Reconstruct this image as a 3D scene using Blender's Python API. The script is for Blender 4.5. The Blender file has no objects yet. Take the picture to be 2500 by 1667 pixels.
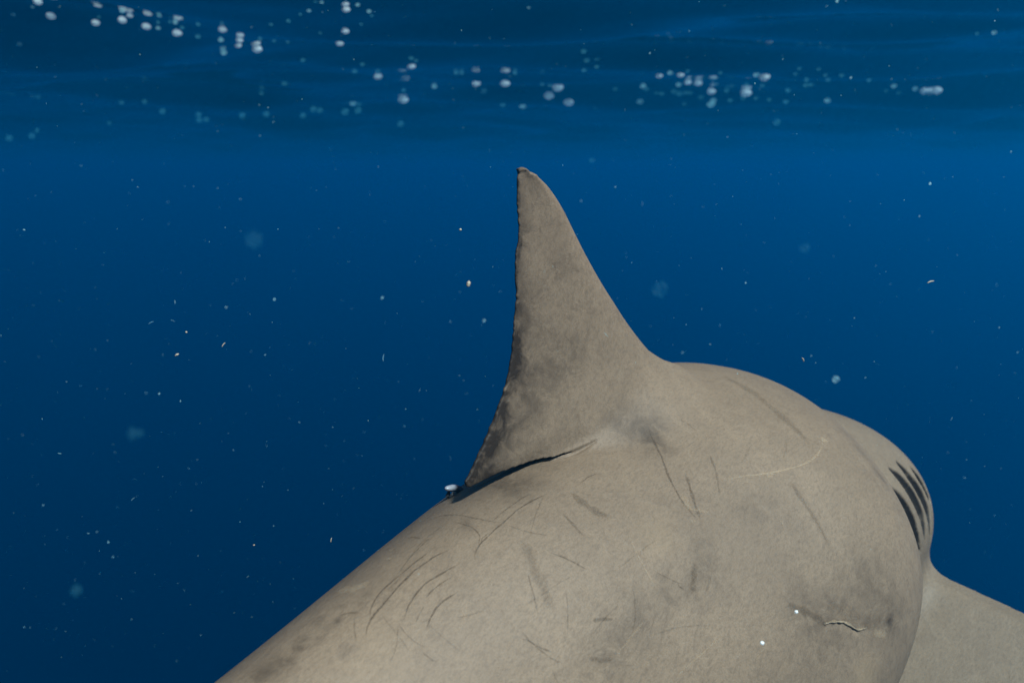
import bpy, math, random
import numpy as np

# ------------------------------------------------------------------ camera, sky, sun, exposure
sc = bpy.context.scene
col = sc.collection
F = 1962.0                                     # focal length in pixels of a 2500 px wide frame
PITCH = math.radians(12.0)
cam_d = bpy.data.cameras.new('camera'); cam = bpy.data.objects.new('camera', cam_d); col.objects.link(cam)
cam.location = (0, 0, 0); cam.rotation_euler = (math.radians(90) - PITCH, 0, 0)
cam_d.sensor_width = 36.0; cam_d.lens = 36.0 * F / 2500.0
cam_d.clip_start = 0.02; cam_d.clip_end = 400.0
cam_d.dof.use_dof = True; cam_d.dof.focus_distance = 0.98; cam_d.dof.aperture_fstop = 5.0
sc.camera = cam

SUN_DIR = np.array([.42, -.42, .81]); SUN_DIR /= np.linalg.norm(SUN_DIR)
SUN_EL = math.asin(SUN_DIR[2]); SUN_AZ = math.atan2(SUN_DIR[0], SUN_DIR[1])
world = bpy.data.worlds.new('World'); sc.world = world; world.use_nodes = True
wn = world.node_tree; wn.nodes.clear()
wo = wn.nodes.new('ShaderNodeOutputWorld'); bg = wn.nodes.new('ShaderNodeBackground'); sky = wn.nodes.new('ShaderNodeTexSky')
sky.sky_type = 'NISHITA'; sky.sun_disc = False; sky.sun_elevation = SUN_EL; sky.sun_rotation = SUN_AZ
bg.inputs['Strength'].default_value = 0.05
wn.links.new(sky.outputs[0], bg.inputs[0]); wn.links.new(bg.outputs[0], wo.inputs[0])
sun_d = bpy.data.lights.new('sun', 'SUN'); sun = bpy.data.objects.new('sun', sun_d); col.objects.link(sun)
sun_d.energy = 5.0; sun_d.angle = math.radians(6.0); sun_d.color = (1.0, 0.92, 0.84)
from mathutils import Vector
sun.rotation_euler = Vector(SUN_DIR).to_track_quat('Z', 'Y').to_euler()
sun.location = (3, -2, 6)
vs = sc.view_settings
vs.view_transform = 'Standard'; vs.look = 'None'; vs.gamma = 1.0; vs.exposure = 1.18; vs.use_curve_mapping = False
sc.cycles.volume_bounces = 0; sc.cycles.max_bounces = 8; sc.cycles.transparent_max_bounces = 16
sc.cycles.caustics_reflective = False

# ------------------------------------------------------------------ helpers
def tag(o, label=None, cat=None, group=None, kind=None):
    if label: o['label'] = label
    if cat: o['category'] = cat
    if group: o['group'] = group
    if kind: o['kind'] = kind
    return o
def mesh_obj(name, verts, faces, mat, parent=None, smooth=True):
    me = bpy.data.meshes.new(name)
    verts = np.asarray(verts, dtype=np.float32)
    if isinstance(faces, np.ndarray):
        n, k = faces.shape
        me.vertices.add(len(verts)); me.vertices.foreach_set('co', verts.ravel())
        me.loops.add(n * k); me.loops.foreach_set('vertex_index', faces.astype(np.int32).ravel())
        me.polygons.add(n); me.polygons.foreach_set('loop_start', np.arange(0, n * k, k, dtype=np.int32))
        me.update(calc_edges=True)
    else:
        me.from_pydata(verts.tolist(), [], faces)
    me.validate()
    me.polygons.foreach_set('use_smooth', [smooth] * len(me.polygons)); me.update()
    me.materials.append(mat)
    o = bpy.data.objects.new(name, me); col.objects.link(o)
    if parent: o.parent = parent
    return o
def new_mat(name):
    m = bpy.data.materials.new(name); m.use_nodes = True
    nt = m.node_tree; nt.nodes.clear()
    out = nt.nodes.new('ShaderNodeOutputMaterial')
    return m, nt, out
def N(nt, t, **kw):
    n = nt.nodes.new(t)
    for k, v in kw.items(): setattr(n, k, v)
    return n
def math_node(nt, op, a, b=None, clamp=False):
    n = nt.nodes.new('ShaderNodeMath'); n.operation = op; n.use_clamp = clamp
    for i, v in enumerate((a, b)):
        if v is None: continue
        if isinstance(v, (int, float)): n.inputs[i].default_value = v
        else: nt.links.new(v, n.inputs[i])
    return n.outputs[0]
def noise(nt, vec, scale, detail=3, rough=.55, dist=0.0):
    n = nt.nodes.new('ShaderNodeTexNoise'); n.inputs['Scale'].default_value = scale; n.inputs['Detail'].default_value = detail
    n.inputs['Roughness'].default_value = rough; n.inputs['Distortion'].default_value = dist
    nt.links.new(vec, n.inputs['Vector']); return n.outputs['Fac']
def mapr(nt, v, a, b, c, d):
    n = nt.nodes.new('ShaderNodeMapRange'); nt.links.new(v, n.inputs[0])
    for i, x in enumerate((a, b, c, d)): n.inputs[i + 1].default_value = x
    return n.outputs[0]
def mixc(nt, f, a, b, mode='MIX'):
    n = nt.nodes.new('ShaderNodeMix'); n.data_type = 'RGBA'; n.blend_type = mode
    for s, v in ((0, f), (6, a), (7, b)):
        if isinstance(v, (int, float)): n.inputs[s].default_value = v
        elif isinstance(v, tuple): n.inputs[s].default_value = (*v, 1)
        else: nt.links.new(v, n.inputs[s])
    return n.outputs[2]

# ------------------------------------------------------------------ the water: one closed body of even density, and its rippled surface
SURF = 0.78
m, nt, out = new_mat('water_volume')
pv = N(nt, 'ShaderNodeVolumePrincipled')
pv.inputs['Color'].default_value = (0.0, 0.44, 1.0, 1)
pv.inputs['Absorption Color'].default_value = (0.0, 0.0, 0.0, 1)
pv.inputs['Density'].default_value = 0.056
pv.inputs['Anisotropy'].default_value = 0.62
va = N(nt, 'ShaderNodeVolumeAbsorption'); va.inputs['Color'].default_value = (0.0, 0.72, 1.0, 1); va.inputs['Density'].default_value = 0.07
ad = N(nt, 'ShaderNodeAddShader'); nt.links.new(pv.outputs[0], ad.inputs[0]); nt.links.new(va.outputs[0], ad.inputs[1])
nt.links.new(ad.outputs[0], out.inputs['Volume'])
bx = [(-70, -12), (70, -12), (70, 90), (-70, 90)]
bv = [(x, y, -45) for x, y in bx] + [(x, y, 1.6) for x, y in bx]
water = mesh_obj('water', bv, [(3, 2, 1, 0), (4, 5, 6, 7), (0, 1, 5, 4), (1, 2, 6, 5), (2, 3, 7, 6), (3, 0, 4, 7)], m, smooth=False)
tag(water, kind='structure')

m, nt, out = new_mat('water_surface')
fr = N(nt, 'ShaderNodeFresnel'); fr.inputs['IOR'].default_value = 1.24
tr = N(nt, 'ShaderNodeBsdfTransparent'); gl = N(nt, 'ShaderNodeBsdfGlossy'); gl.inputs['Roughness'].default_value = 0.04
tc = N(nt, 'ShaderNodeTexCoord')
mp = N(nt, 'ShaderNodeMapping'); mp.inputs['Scale'].default_value = (.6, 1.3, 1)
nt.links.new(tc.outputs['Object'], mp.inputs[0])
bp = N(nt, 'ShaderNodeBump'); bp.inputs['Strength'].default_value = .25; bp.inputs['Distance'].default_value = .02
nt.links.new(noise(nt, mp.outputs[0], 5.0, 3), bp.inputs['Height'])
nt.links.new(bp.outputs[0], fr.inputs['Normal']); nt.links.new(bp.outputs[0], gl.inputs['Normal'])
mx = N(nt, 'ShaderNodeMixShader')
nt.links.new(fr.outputs[0], mx.inputs[0]); nt.links.new(tr.outputs[0], mx.inputs[1]); nt.links.new(gl.outputs[0], mx.inputs[2])
nt.links.new(mx.outputs[0], out.inputs['Surface'])
rng = np.random.RandomState(4)
WAVES = []
for lam, amp in ((3.2, .060), (2.3, .052), (1.7, .042), (1.25, .022), (.9, .010), (.62, .0045), (.45, .0025), (.33, .0016)):
    for r in range(3):
        WAVES.append((rng.uniform(-.34, .34) + (.10 if r else 0), 2 * math.pi / (lam * rng.uniform(.85, 1.15)), rng.uniform(0, 6.28), amp * .56))
def wave_h(x, y):
    h = np.zeros_like(x)
    for a, k, ph, amp in WAVES:
        q = k * (x * math.sin(a) + y * math.cos(a)) + ph + .6 * np.sin(.35 * k * (x * math.cos(a) - y * math.sin(a)) + ph * 3)
        h += amp * (np.sin(q) + .18 * np.cos(2 * q))
    return h
yy = np.concatenate([np.arange(-6, 1.5, .15), np.arange(1.5, 14, .045), np.geomspace(14, 68, 150)])
xx = np.concatenate([-np.geomspace(60, 9, 40), np.arange(-8.9, 8.9, .09), np.geomspace(9, 60, 40)])
X, Y = np.meshgrid(xx, yy, indexing='ij'); Z = wave_h(X, Y) + SURF
nx, ny = X.shape
ii = np.arange(nx * ny).reshape(nx, ny)
fc = np.stack([ii[:-1, :-1], ii[1:, :-1], ii[1:, 1:], ii[:-1, 1:]], -1).reshape(-1, 4)
surf = mesh_obj('water_surface', np.stack([X, Y, Z], -1).reshape(-1, 3), fc, m)
tag(surf, kind='structure')

# ------------------------------------------------------------------ the shark: a solid described by distance, in its own frame (x ahead, y to its right, z up)
PF = np.array([0.2362895, 1.18668202, -0.28497592])
MB = np.array([[0.63813425, 0.75741927, 0.13820537], [0.7647582, -0.64431739, 0.0], [0.08904812, 0.10569369, 0.99040359]])
MB[2] = np.cross(MB[1], MB[0]); MB[2] /= np.linalg.norm(MB[2])
if MB[2][2] < 0: MB[2] *= -1
def loc(P): return (P - PF) @ MB.T
def wor(Q): return Q @ MB + PF

def pchip(x,xp,fp):
    # monotone-ish cubic hermite (catmull)
    xp=np.asarray(xp);fp=np.asarray(fp); h=np.diff(xp); d=np.diff(fp)/h
    m=np.empty_like(fp); m[0]=d[0];m[-1]=d[-1]; m[1:-1]=(d[:-1]*h[1:]+d[1:]*h[:-1])/(h[1:]+h[:-1])
    x=np.clip(x,xp[0],xp[-1]); i=np.clip(np.searchsorted(xp,x)-1,0,len(h)-1)
    t=(x-xp[i])/h[i]; 
    return (2*t**3-3*t*t+1)*fp[i]+(t**3-2*t*t+t)*h[i]*m[i]+(-2*t**3+3*t*t)*fp[i+1]+(t**3-t*t)*h[i]*m[i+1]
KS=np.array([-1.6,-1.1,-.75,-.45,-.2,0,.2,.38,.52])

AS=np.array([1.5,1.5,1.5,1.5,1.55,1.7,1.85,2,2.])

def torso(Q,p):
    s,y,z=Q[:,0],Q[:,1],Q[:,2]
    w=pchip(s,KS,p['w']);zt=pchip(s,KS,p['zt']);zb=pchip(s,KS,p['zb']);yc=pchip(s,KS,p['yc'])
    s0,s1=p['cap']; u=np.clip((s-s0)/(s1-s0),0,None)
    h=(zt-zb)/2; zc=(zt+zb)/2
    a=pchip(s,KS,AS)
    ya=(np.sqrt((y-yc)**2+1.5e-3*1e-1)-.0122)/w; ya=np.clip(ya,0,None)
    q=np.sqrt(ya**a+np.abs((z-zc)/h)**2.0+u**2.2)
    return (q-1)*np.minimum(w,h)

def headf(Q,p):
    yaw,pit=p['yaw'][0],p['pit'][0]
    a=np.array([np.cos(yaw)*np.cos(pit),np.sin(yaw)*np.cos(pit),np.sin(pit)]); b=np.array([-np.sin(yaw),np.cos(yaw),0]); c=np.cross(a,b)
    X=Q-np.array(p['c']); u=np.stack([X@a,X@b,X@c],1)/np.array(p['ax'])
    return (np.linalg.norm(u,axis=1)-1)*min(p['ax'])

T={'w': [0.052, 0.103, 0.151, 0.221, 0.311, 0.354, 0.354, 0.338, 0.322], 'zt': [-0.135, -0.085, -0.05, -0.012, -0.015, -0.002, 0.001, 0.007, 0.011], 'zb': [-0.3, -0.399, -0.504, -0.573, -0.628, -0.557, -0.615, -0.578, -0.52], 'yc': [-0.007, -0.001, 0.012, 0.031, 0.037, 0.025, 0.009, -0.004, -0.014], 'cap': [-0.176, 0.367]}
HP={'c': [0.278, 0.032, -0.401], 'yaw': [0.222], 'pit': [-0.239], 'ax': [0.419, 0.253, 0.215]}
FIN=np.array([(-.308,.334),(-.314,.325),(-.319,.295),(-.319,.273),(-.322,.251),(-.328,.246),(-.334,.217),(-.334,.195),(-.339,.179),(-.349,.142),(-.355,.121),(-.366,.099),(-.377,.082),(-.397,.058),(-.412,.043),(-.428,.027),(-.451,.008),(-.450,.002),(-.445,-.0005),
 (-.433,-.001),(-.40,-.001),(-.372,-.004),(-.347,-.007),(-.323,-.011),(-.30,-.0125),(-.277,-.02),(-.25,-.12),(-.03,-.12),(-.01,-.03),
 (-.018,.001),(-.040,.019),(-.066,.046),(-.095,.082),(-.133,.130),(-.168,.174),(-.196,.213),(-.222,.252),(-.246,.285),(-.271,.311),(-.291,.326)])
def polyd(x,z,V):
    d=np.full(x.shape,1e9);ins=np.zeros(x.shape,bool);n=len(V)
    for i in range(n):
        a=V[i];b=V[(i+1)%n];e=b-a;px=x-a[0];pz=z-a[1]
        t=np.clip((px*e[0]+pz*e[1])/(e@e),0,1)
        d=np.minimum(d,(px-t*e[0])**2+(pz-t*e[1])**2)
        c=((a[1]>z)!=(b[1]>z)); 
        if b[1]!=a[1]: ins^=c&(x<(b[0]-a[0])*(z-a[1])/(b[1]-a[1])+a[0])
    d=np.sqrt(d);return np.where(ins,-d,d)
# leading and trailing edge s as function of z
LZ=np.array([-.12,-.03,.001,.019,.046,.082,.130,.174,.213,.252,.285,.311,.326,.334]);LS=np.array([.02,-.006,-.018,-.040,-.066,-.095,-.133,-.168,-.196,-.222,-.246,-.271,-.291,-.308])
TZ=np.array([-.12,-.003,.008,.027,.043,.058,.082,.099,.121,.142,.179,.217,.251,.295,.325,.334]);TS=np.array([-.45,-.45,-.451,-.428,-.412,-.397,-.377,-.366,-.355,-.349,-.339,-.334,-.322,-.319,-.314,-.308])
def fin(Q):
    s,y,z=Q.T
    off=.45*(.010+.03*np.clip(1-(z+.02)/.36,0,1)**1.6)*np.clip((s+.335)/.06,0,1)*np.clip(z/.05,0,1)*np.clip((.345-z)/.1,0,1)
    s=s+off
    d2=polyd(s,z,FIN)
    rag=.0007*(np.sin(z*410+2*np.sin(z*133))+.6*np.sin(z*930+1.3)*np.sin(z*71))*(z>.004)
    d2=np.where(s<-.29,d2+rag,d2)
    ls=pchip(z,LZ,LS);ts=pchip(z,TZ,TS);ch=np.maximum(ls-ts,.01);c=np.clip((ls-s)/ch,0,1)
    tm=.0105+.055*np.clip(1-(z+.02)/.36,0,1)**1.6*.55
    prof=np.where(c<.28,np.sqrt(np.clip(1-(1-c/.28)**2,0,1)),(1-np.clip((c-.28)/.72,0,1)**1.25))
    h=.0013+tm*prof
    h=np.minimum(h,.0013+np.sqrt(.022*np.maximum(-d2,0))+np.clip((.31-z)/.12,0,1)**2*.05)
    yc_=pchip(s,[-.45,-.433,-.401,-.372,-.347,-.323,-.30,-.277,-.262,-.2,-.1,-.04,.0],[.002,.003,.007,.0115,.016,.026,.033,.040,.044,.046,.04,.02,0.])
    zc_=pchip(s,[-.433,-.401,-.372,-.347,-.323,-.30,-.262],[-.001,-.001,-.004,-.007,-.011,-.0125,-.012])
    h=h+np.maximum(yc_-h,0)*np.exp(-np.clip(z-zc_,0,1)/.034)
    yy=np.abs(y-.022*np.clip(1-z/.12,0,1)**2*np.clip((s+.3)/.15,0,1))
    di=yy-h; do=np.sqrt(np.maximum(d2,0)**2+np.maximum(yy-.0013,0)**2)-.0004
    k=np.where(d2<0,di*.85,do)
    return k
# pectoral fin (right) planform in its own plane
PO=np.array([.43,.29,-.513])
def pectoral(Q):
    sp=np.array([-.06,1.,-.09]);sp/=np.linalg.norm(sp)
    ch=np.array([-1.,0.0,-.28]);ch-=sp*(ch@sp);ch/=np.linalg.norm(ch)
    n=np.cross(sp,ch)
    X=Q-PO;a=X@sp;b=X@ch;h=X@n
    V=np.array([(-.25,-.02),(-.05,0.),(0.05,.0),(.2,.012),(.35,.05),(.47,.12),(.53,.19),(.50,.215),(.40,.20),(.28,.215),(.16,.26),(.06,.31),(-.05,.33),(-.25,.33)])
    d2=polyd(a,b,V)
    t=.006+.03*np.clip(1-a/.6,0,1)*np.clip(np.minimum(b/.06,1),0,1)**.5*np.clip(1.-b/.36,0,1)
    t=np.where(d2<0,np.minimum(t,.003+(-d2)*.6),.003)
    return np.where(d2<0,(np.abs(h)-t)*.9,np.sqrt(np.maximum(d2,0)**2+np.maximum(np.abs(h)-.003,0)**2))
def smin(a,b,k):
    h=np.maximum(k-np.abs(a-b),0)/k; return np.minimum(a,b)-h*h*k*.25
def capchain(Q,pts):
    d=np.full(len(Q),1e9)
    for a,b in zip(pts[:-1],pts[1:]):
        A=np.array(a[:3]);e=np.array(b[:3])-A; X=Q-A; t=np.clip(X@e/(e@e),0,1)
        d=np.minimum(d,np.linalg.norm(X-t[:,None]*e,axis=1)-(a[3]+(b[3]-a[3])*t))
    return d
GROOVES=[]
def carve(Q,b,pts,k):
    P=np.array(pts)[:,:3]; lo=P.min(0)-.05;hi=P.max(0)+.05
    I=np.where(((Q>lo)&(Q<hi)).all(1)&(b<.05))[0]
    if len(I): b=b.copy(); b[I]=-smin(-b[I],capchain(Q[I],pts),k)
    return b
def sdf(Q):
    b=sdf0(Q)
    for p,k in GROOVES: b=carve(Q,b,p,k)
    return b
def sdf0(Q):
    t=torso(Q,T)
    hd=headf(Q,HP); b=smin(t,hd,.085)
    s=Q[:,0]
    kf=np.maximum(pchip(s,[-.42,-.3,-.2,-.05,.05],[.004,.008,.045,.06,.02]),.003)
    b=smin(b,fin(Q),kf)
    b=smin(b,pectoral(Q),.05)
    return b


WOUND = [[-0.2196, 0.3196, -0.1956], [-0.2128, 0.3224, -0.1972], [-0.1998, 0.3284, -0.2016], [-0.1909, 0.3332, -0.2062], [-0.1839, 0.3389, -0.2137], [-0.1782, 0.3438, -0.2207], [-0.1692, 0.3475, -0.2234], [-0.1627, 0.3499, -0.2247]]
GROOVES = [([[p[0], p[1] + .0005, p[2] - .0026, .0009 + .0007 * (i % 3)] for i, p in enumerate(WOUND)], .002), ([[-0.4143,-0.0321,-0.0291,0.0015],[-0.406,-0.0202,-0.024,0.0024],[-0.3906,-0.0161,-0.0224,0.0027],[-0.3753,-0.0113,-0.0209,0.0029],[-0.3628,-0.0031,-0.0187,0.0032],[-0.349,0.0041,-0.0173,0.0034],[-0.3359,0.0123,-0.0162,0.0035],[-0.3263,0.0239,-0.015,0.0035],[-0.3114,0.031,-0.0152,0.0036],[-0.2966,0.0378,-0.0137,0.0034],[-0.281,0.0437,-0.0114,0.0024],[-0.265,0.049,-0.0079,0.0006]], .002)] + [(g, .003) for g in [[[0.2907,0.2483,-0.263,0.0103],[0.2997,0.259,-0.2855,0.0184],[0.3078,0.2691,-0.3088,0.0226],[0.3135,0.2781,-0.3325,0.0232],[0.3177,0.2857,-0.3572,0.0202],[0.3248,0.2916,-0.3846,0.0135],[0.3391,0.2953,-0.4175,0.0]],[[0.2824,0.2262,-0.2775,0.0108],[0.2878,0.2178,-0.3087,0.0193],[0.2968,0.216,-0.3339,0.0237],[0.3058,0.2212,-0.3539,0.0244],[0.3142,0.2343,-0.3713,0.0212],[0.3249,0.2561,-0.3906,0.0141],[0.3391,0.2943,-0.4175,0.0]],[[0.3584,0.236,-0.278,0.0079],[0.3667,0.2502,-0.2991,0.0141],[0.3716,0.2636,-0.3206,0.0174],[0.3733,0.2756,-0.3428,0.0178],[0.3742,0.2855,-0.3668,0.0155],[0.3702,0.2921,-0.3906,0.0104],[0.3696,0.2956,-0.4182,0.0]],[[0.3531,0.22,-0.2915,0.0083],[0.3592,0.2204,-0.3209,0.0148],[0.3648,0.2247,-0.3445,0.0182],[0.3685,0.2333,-0.3635,0.0187],[0.3709,0.2464,-0.3801,0.0163],[0.3689,0.2648,-0.3961,0.0109],[0.3696,0.2946,-0.4182,0.0]],[[0.4107,0.2355,-0.2964,0.0095],[0.4133,0.2513,-0.3155,0.0169],[0.4179,0.2652,-0.3374,0.0209],[0.4218,0.2769,-0.3615,0.0214],[0.4202,0.286,-0.386,0.0186],[0.4128,0.2919,-0.4094,0.0124],[0.4134,0.2936,-0.439,0.0]],[[0.4049,0.2174,-0.3136,0.01],[0.4041,0.2164,-0.3425,0.0178],[0.4073,0.2188,-0.3654,0.0219],[0.4118,0.2258,-0.384,0.0225],[0.4128,0.239,-0.3994,0.0196],[0.4091,0.2591,-0.414,0.013],[0.4133,0.2926,-0.439,0.0]],[[0.4666,0.2449,-0.3299,0.0095],[0.469,0.2533,-0.3425,0.0169],[0.4746,0.2605,-0.3573,0.0209],[0.4776,0.2671,-0.372,0.0214],[0.4804,0.2728,-0.3876,0.0186],[0.4787,0.2778,-0.4019,0.0124],[0.485,0.2803,-0.4213,0.0]],[[0.4589,0.2257,-0.3451,0.01],[0.4558,0.2177,-0.3668,0.0178],[0.4585,0.2147,-0.3835,0.0219],[0.4614,0.2179,-0.395,0.0225],[0.4667,0.2281,-0.4039,0.0196],[0.4701,0.2467,-0.4102,0.013],[0.4847,0.2794,-0.4214,0.0]]]]
CAUD = np.array([(-1.45, -.12), (-1.62, -.05), (-1.80, .12), (-1.98, .33), (-2.06, .40), (-2.04, .30), (-1.96, .20), (-1.90, .10), (-1.84, -.02), (-1.83, -.14), (-1.88, -.30), (-1.90, -.40), (-1.78, -.36), (-1.66, -.27), (-1.50, -.23)])
DOR2 = np.array([(-1.28, -.16), (-1.22, -.10), (-1.30, -.03), (-1.36, .0), (-1.36, -.05), (-1.43, -.09), (-1.46, -.095), (-1.40, -.15)])
def plate(Q, V, t0):
    d2 = polyd(Q[:, 0], Q[:, 2], V); t = np.minimum(t0, .0015 + np.maximum(-d2, 0) * .3); y = np.abs(Q[:, 1])
    return np.where(d2 < 0, (y - t) * .9, np.sqrt(np.maximum(d2, 0) ** 2 + np.maximum(y - .0015, 0) ** 2))
def part(Q, f, lo, hi):
    out = np.full(len(Q), .3); I = np.where(((Q > np.array(lo)) & (Q < np.array(hi))).all(1))[0]
    if len(I): out[I] = f(Q[I])
    return out
def uncut(Q):
    t = torso(Q, T)
    # the tail stock closes behind
    t = np.maximum(t, np.where(Q[:, 0] < -1.5, np.sqrt((Q[:, 1]) ** 2 + (Q[:, 2] + .2) ** 2 + (Q[:, 0] + 1.5) ** 2 * .1) - .09, -1))
    hd = headf(Q, HP)
    snout = np.linalg.norm((Q - np.array([.62, .10, -.52])) / np.array([.20, .13, .08]), axis=1) * .08 - .08
    b = smin(t, smin(hd, snout, .03), .032)
    kf = np.maximum(pchip(Q[:, 0], np.array([-.42, -.3, -.2, -.05, .05]), np.array([.004, .008, .045, .06, .02])), .003)
    b = smin(b, part(Q, fin, (-.52, -.16, -.14), (.12, .16, .42)), kf)
    b = smin(b, part(Q, pectoral, (-.3, .0, -1.1), (.8, 1.2, .0)), .05)
    Qm = Q * np.array([1, -1, 1]) + np.array([0, .03, 0])
    b = smin(b, part(Qm, pectoral, (-.3, .0, -1.1), (.8, 1.2, .0)), .05)
    b = smin(b, part(Q, lambda q: plate(q, CAUD, .02), (-2.2, -.15, -.6), (-1.3, .15, .6)), .04)
    b = smin(b, part(Q, lambda q: plate(q, DOR2, .012), (-1.6, -.12, -.3), (-1.1, .12, .15)), .02)
    return b
def solid(Q):
    b = uncut(Q)
    for p, k in GROOVES: b = carve(Q, b, p, k)
    return b
def solid_c(Q, chunk=400000):
    return np.concatenate([solid(Q[i:i + chunk]) for i in range(0, len(Q), chunk)])
def steps(spec):
    out = [spec[0][0]]
    for a, b, h in spec:
        n = max(1, int(round((b - a) / h))); out += list(a + (b - a) * np.arange(1, n + 1) / n)
    a = np.array(out); r = (-(len(a) - 1)) % 8
    return np.concatenate([a, a[-1] + np.arange(1, r + 1) * (a[-1] - a[-2])])
def surface_net(gx, gy, gz):
    """vertices and quads of the zero level on an uneven rectilinear grid, only where the surface runs"""
    G = (gx, gy, gz); nb = [(len(g) - 1) // 8 for g in G]
    bi = np.stack(np.meshgrid(*[np.arange(n) for n in nb], indexing='ij'), -1).reshape(-1, 3)
    lo = np.stack([G[k][bi[:, k] * 8] for k in range(3)], 1); hi = np.stack([G[k][bi[:, k] * 8 + 8] for k in range(3)], 1)
    d = solid_c((lo + hi) / 2); act = np.abs(d) < np.linalg.norm(hi - lo, axis=1) * .5 * 1.35 + .004
    bi = bi[act]
    o9 = np.stack(np.meshgrid(*[np.arange(9)] * 3, indexing='ij'), -1).reshape(-1, 3)
    allv, ids, faces = [], [], []
    dims = [len(g) for g in G]
    corner = np.array([(i, j, k) for i in (0, 1) for j in (0, 1) for k in (0, 1)])
    edges = [(a, b) for a in range(8) for b in range(a + 1, 8) if np.abs(corner[a] - corner[b]).sum() == 1]
    cross = []
    for c0 in range(0, len(bi), 700):
        B = bi[c0:c0 + 700]
        idx = (B[:, None] * 8 + o9[None]).reshape(-1, 3)
        P = np.stack([G[k][idx[:, k]] for k in range(3)], 1)
        V = solid(P).reshape(len(B), 9, 9, 9)
        S = V < 0
        cnt = sum(S[:, i:i + 8, j:j + 8, k:k + 8].astype(np.int8) for i, j, k in corner)
        bb, ci, cj, ck = np.where((cnt > 0) & (cnt < 8))
        if not len(bb): continue
        cell = B[bb] * 8 + np.stack([ci, cj, ck], 1)
        vals = np.stack([V[bb, ci + i, cj + j, ck + k] for i, j, k in corner], 1)
        cp = np.stack([np.stack([G[q][cell[:, q] + corner[n][q]] for q in range(3)], 1) for n in range(8)], 1)
        acc = np.zeros((len(bb), 3)); w = np.zeros(len(bb))
        for a, b in edges:
            va, vb = vals[:, a], vals[:, b]; on = (va < 0) != (vb < 0)
            t = np.where(on, va / np.where(on, va - vb, 1), 0)
            acc += on[:, None] * (cp[:, a] + t[:, None] * (cp[:, b] - cp[:, a])); w += on
        allv.append(acc / w[:, None]); ids.append((cell[:, 0] * dims[1] + cell[:, 1]) * dims[2] + cell[:, 2])
        s0 = vals[:, 0] < 0
        for ax, cn in ((0, 4), (1, 2), (2, 1)):
            on = s0 != (vals[:, cn] < 0)
            cross.append((np.full(on.sum(), ax), cell[on], s0[on]))
    V = np.concatenate(allv); I = np.concatenate(ids); od = np.argsort(I); I = I[od]; V = V[od]
    ax = np.concatenate([c[0] for c in cross]); ce = np.concatenate([c[1] for c in cross]); sg = np.concatenate([c[2] for c in cross])
    for a in range(3):
        b, c = (a + 1) % 3, (a + 2) % 3
        k = ax == a; cc = ce[k]; s = sg[k]
        eb = np.zeros(3, int); eb[b] = 1; ec = np.zeros(3, int); ec[c] = 1
        q = [cc, cc - eb, cc - eb - ec, cc - ec]
        key = np.stack([(x[:, 0] * dims[1] + x[:, 1]) * dims[2] + x[:, 2] for x in q], 1)
        f = np.searchsorted(I, key); f = np.clip(f, 0, len(I) - 1)
        ok = (I[f] == key).all(1); f = f[ok]; s = s[ok]
        f[~s] = f[~s][:, ::-1]
        faces.append(f)
    return V, np.concatenate(faces)
gx = steps([(-2.2, -1.1, .012), (-1.1, -.60, .0065), (-.60, -.48, .003), (-.48, .02, .0017), (.02, .22, .0035), (.22, .52, .0024), (.52, .95, .01)])
gy = steps([(-1.0, -.42, .012), (-.42, -.07, .007), (-.07, .07, .0015), (.07, .33, .0034), (.33, .55, .005), (.55, 1.05, .012)])
gz = steps([(-1.0, -.65, .010), (-.65, -.44, .006), (-.44, -.06, .0034), (-.06, .03, .0015), (.03, .35, .0022), (.35, .45, .02)])
V, Fq = surface_net(gx, gy, gz)

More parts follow.
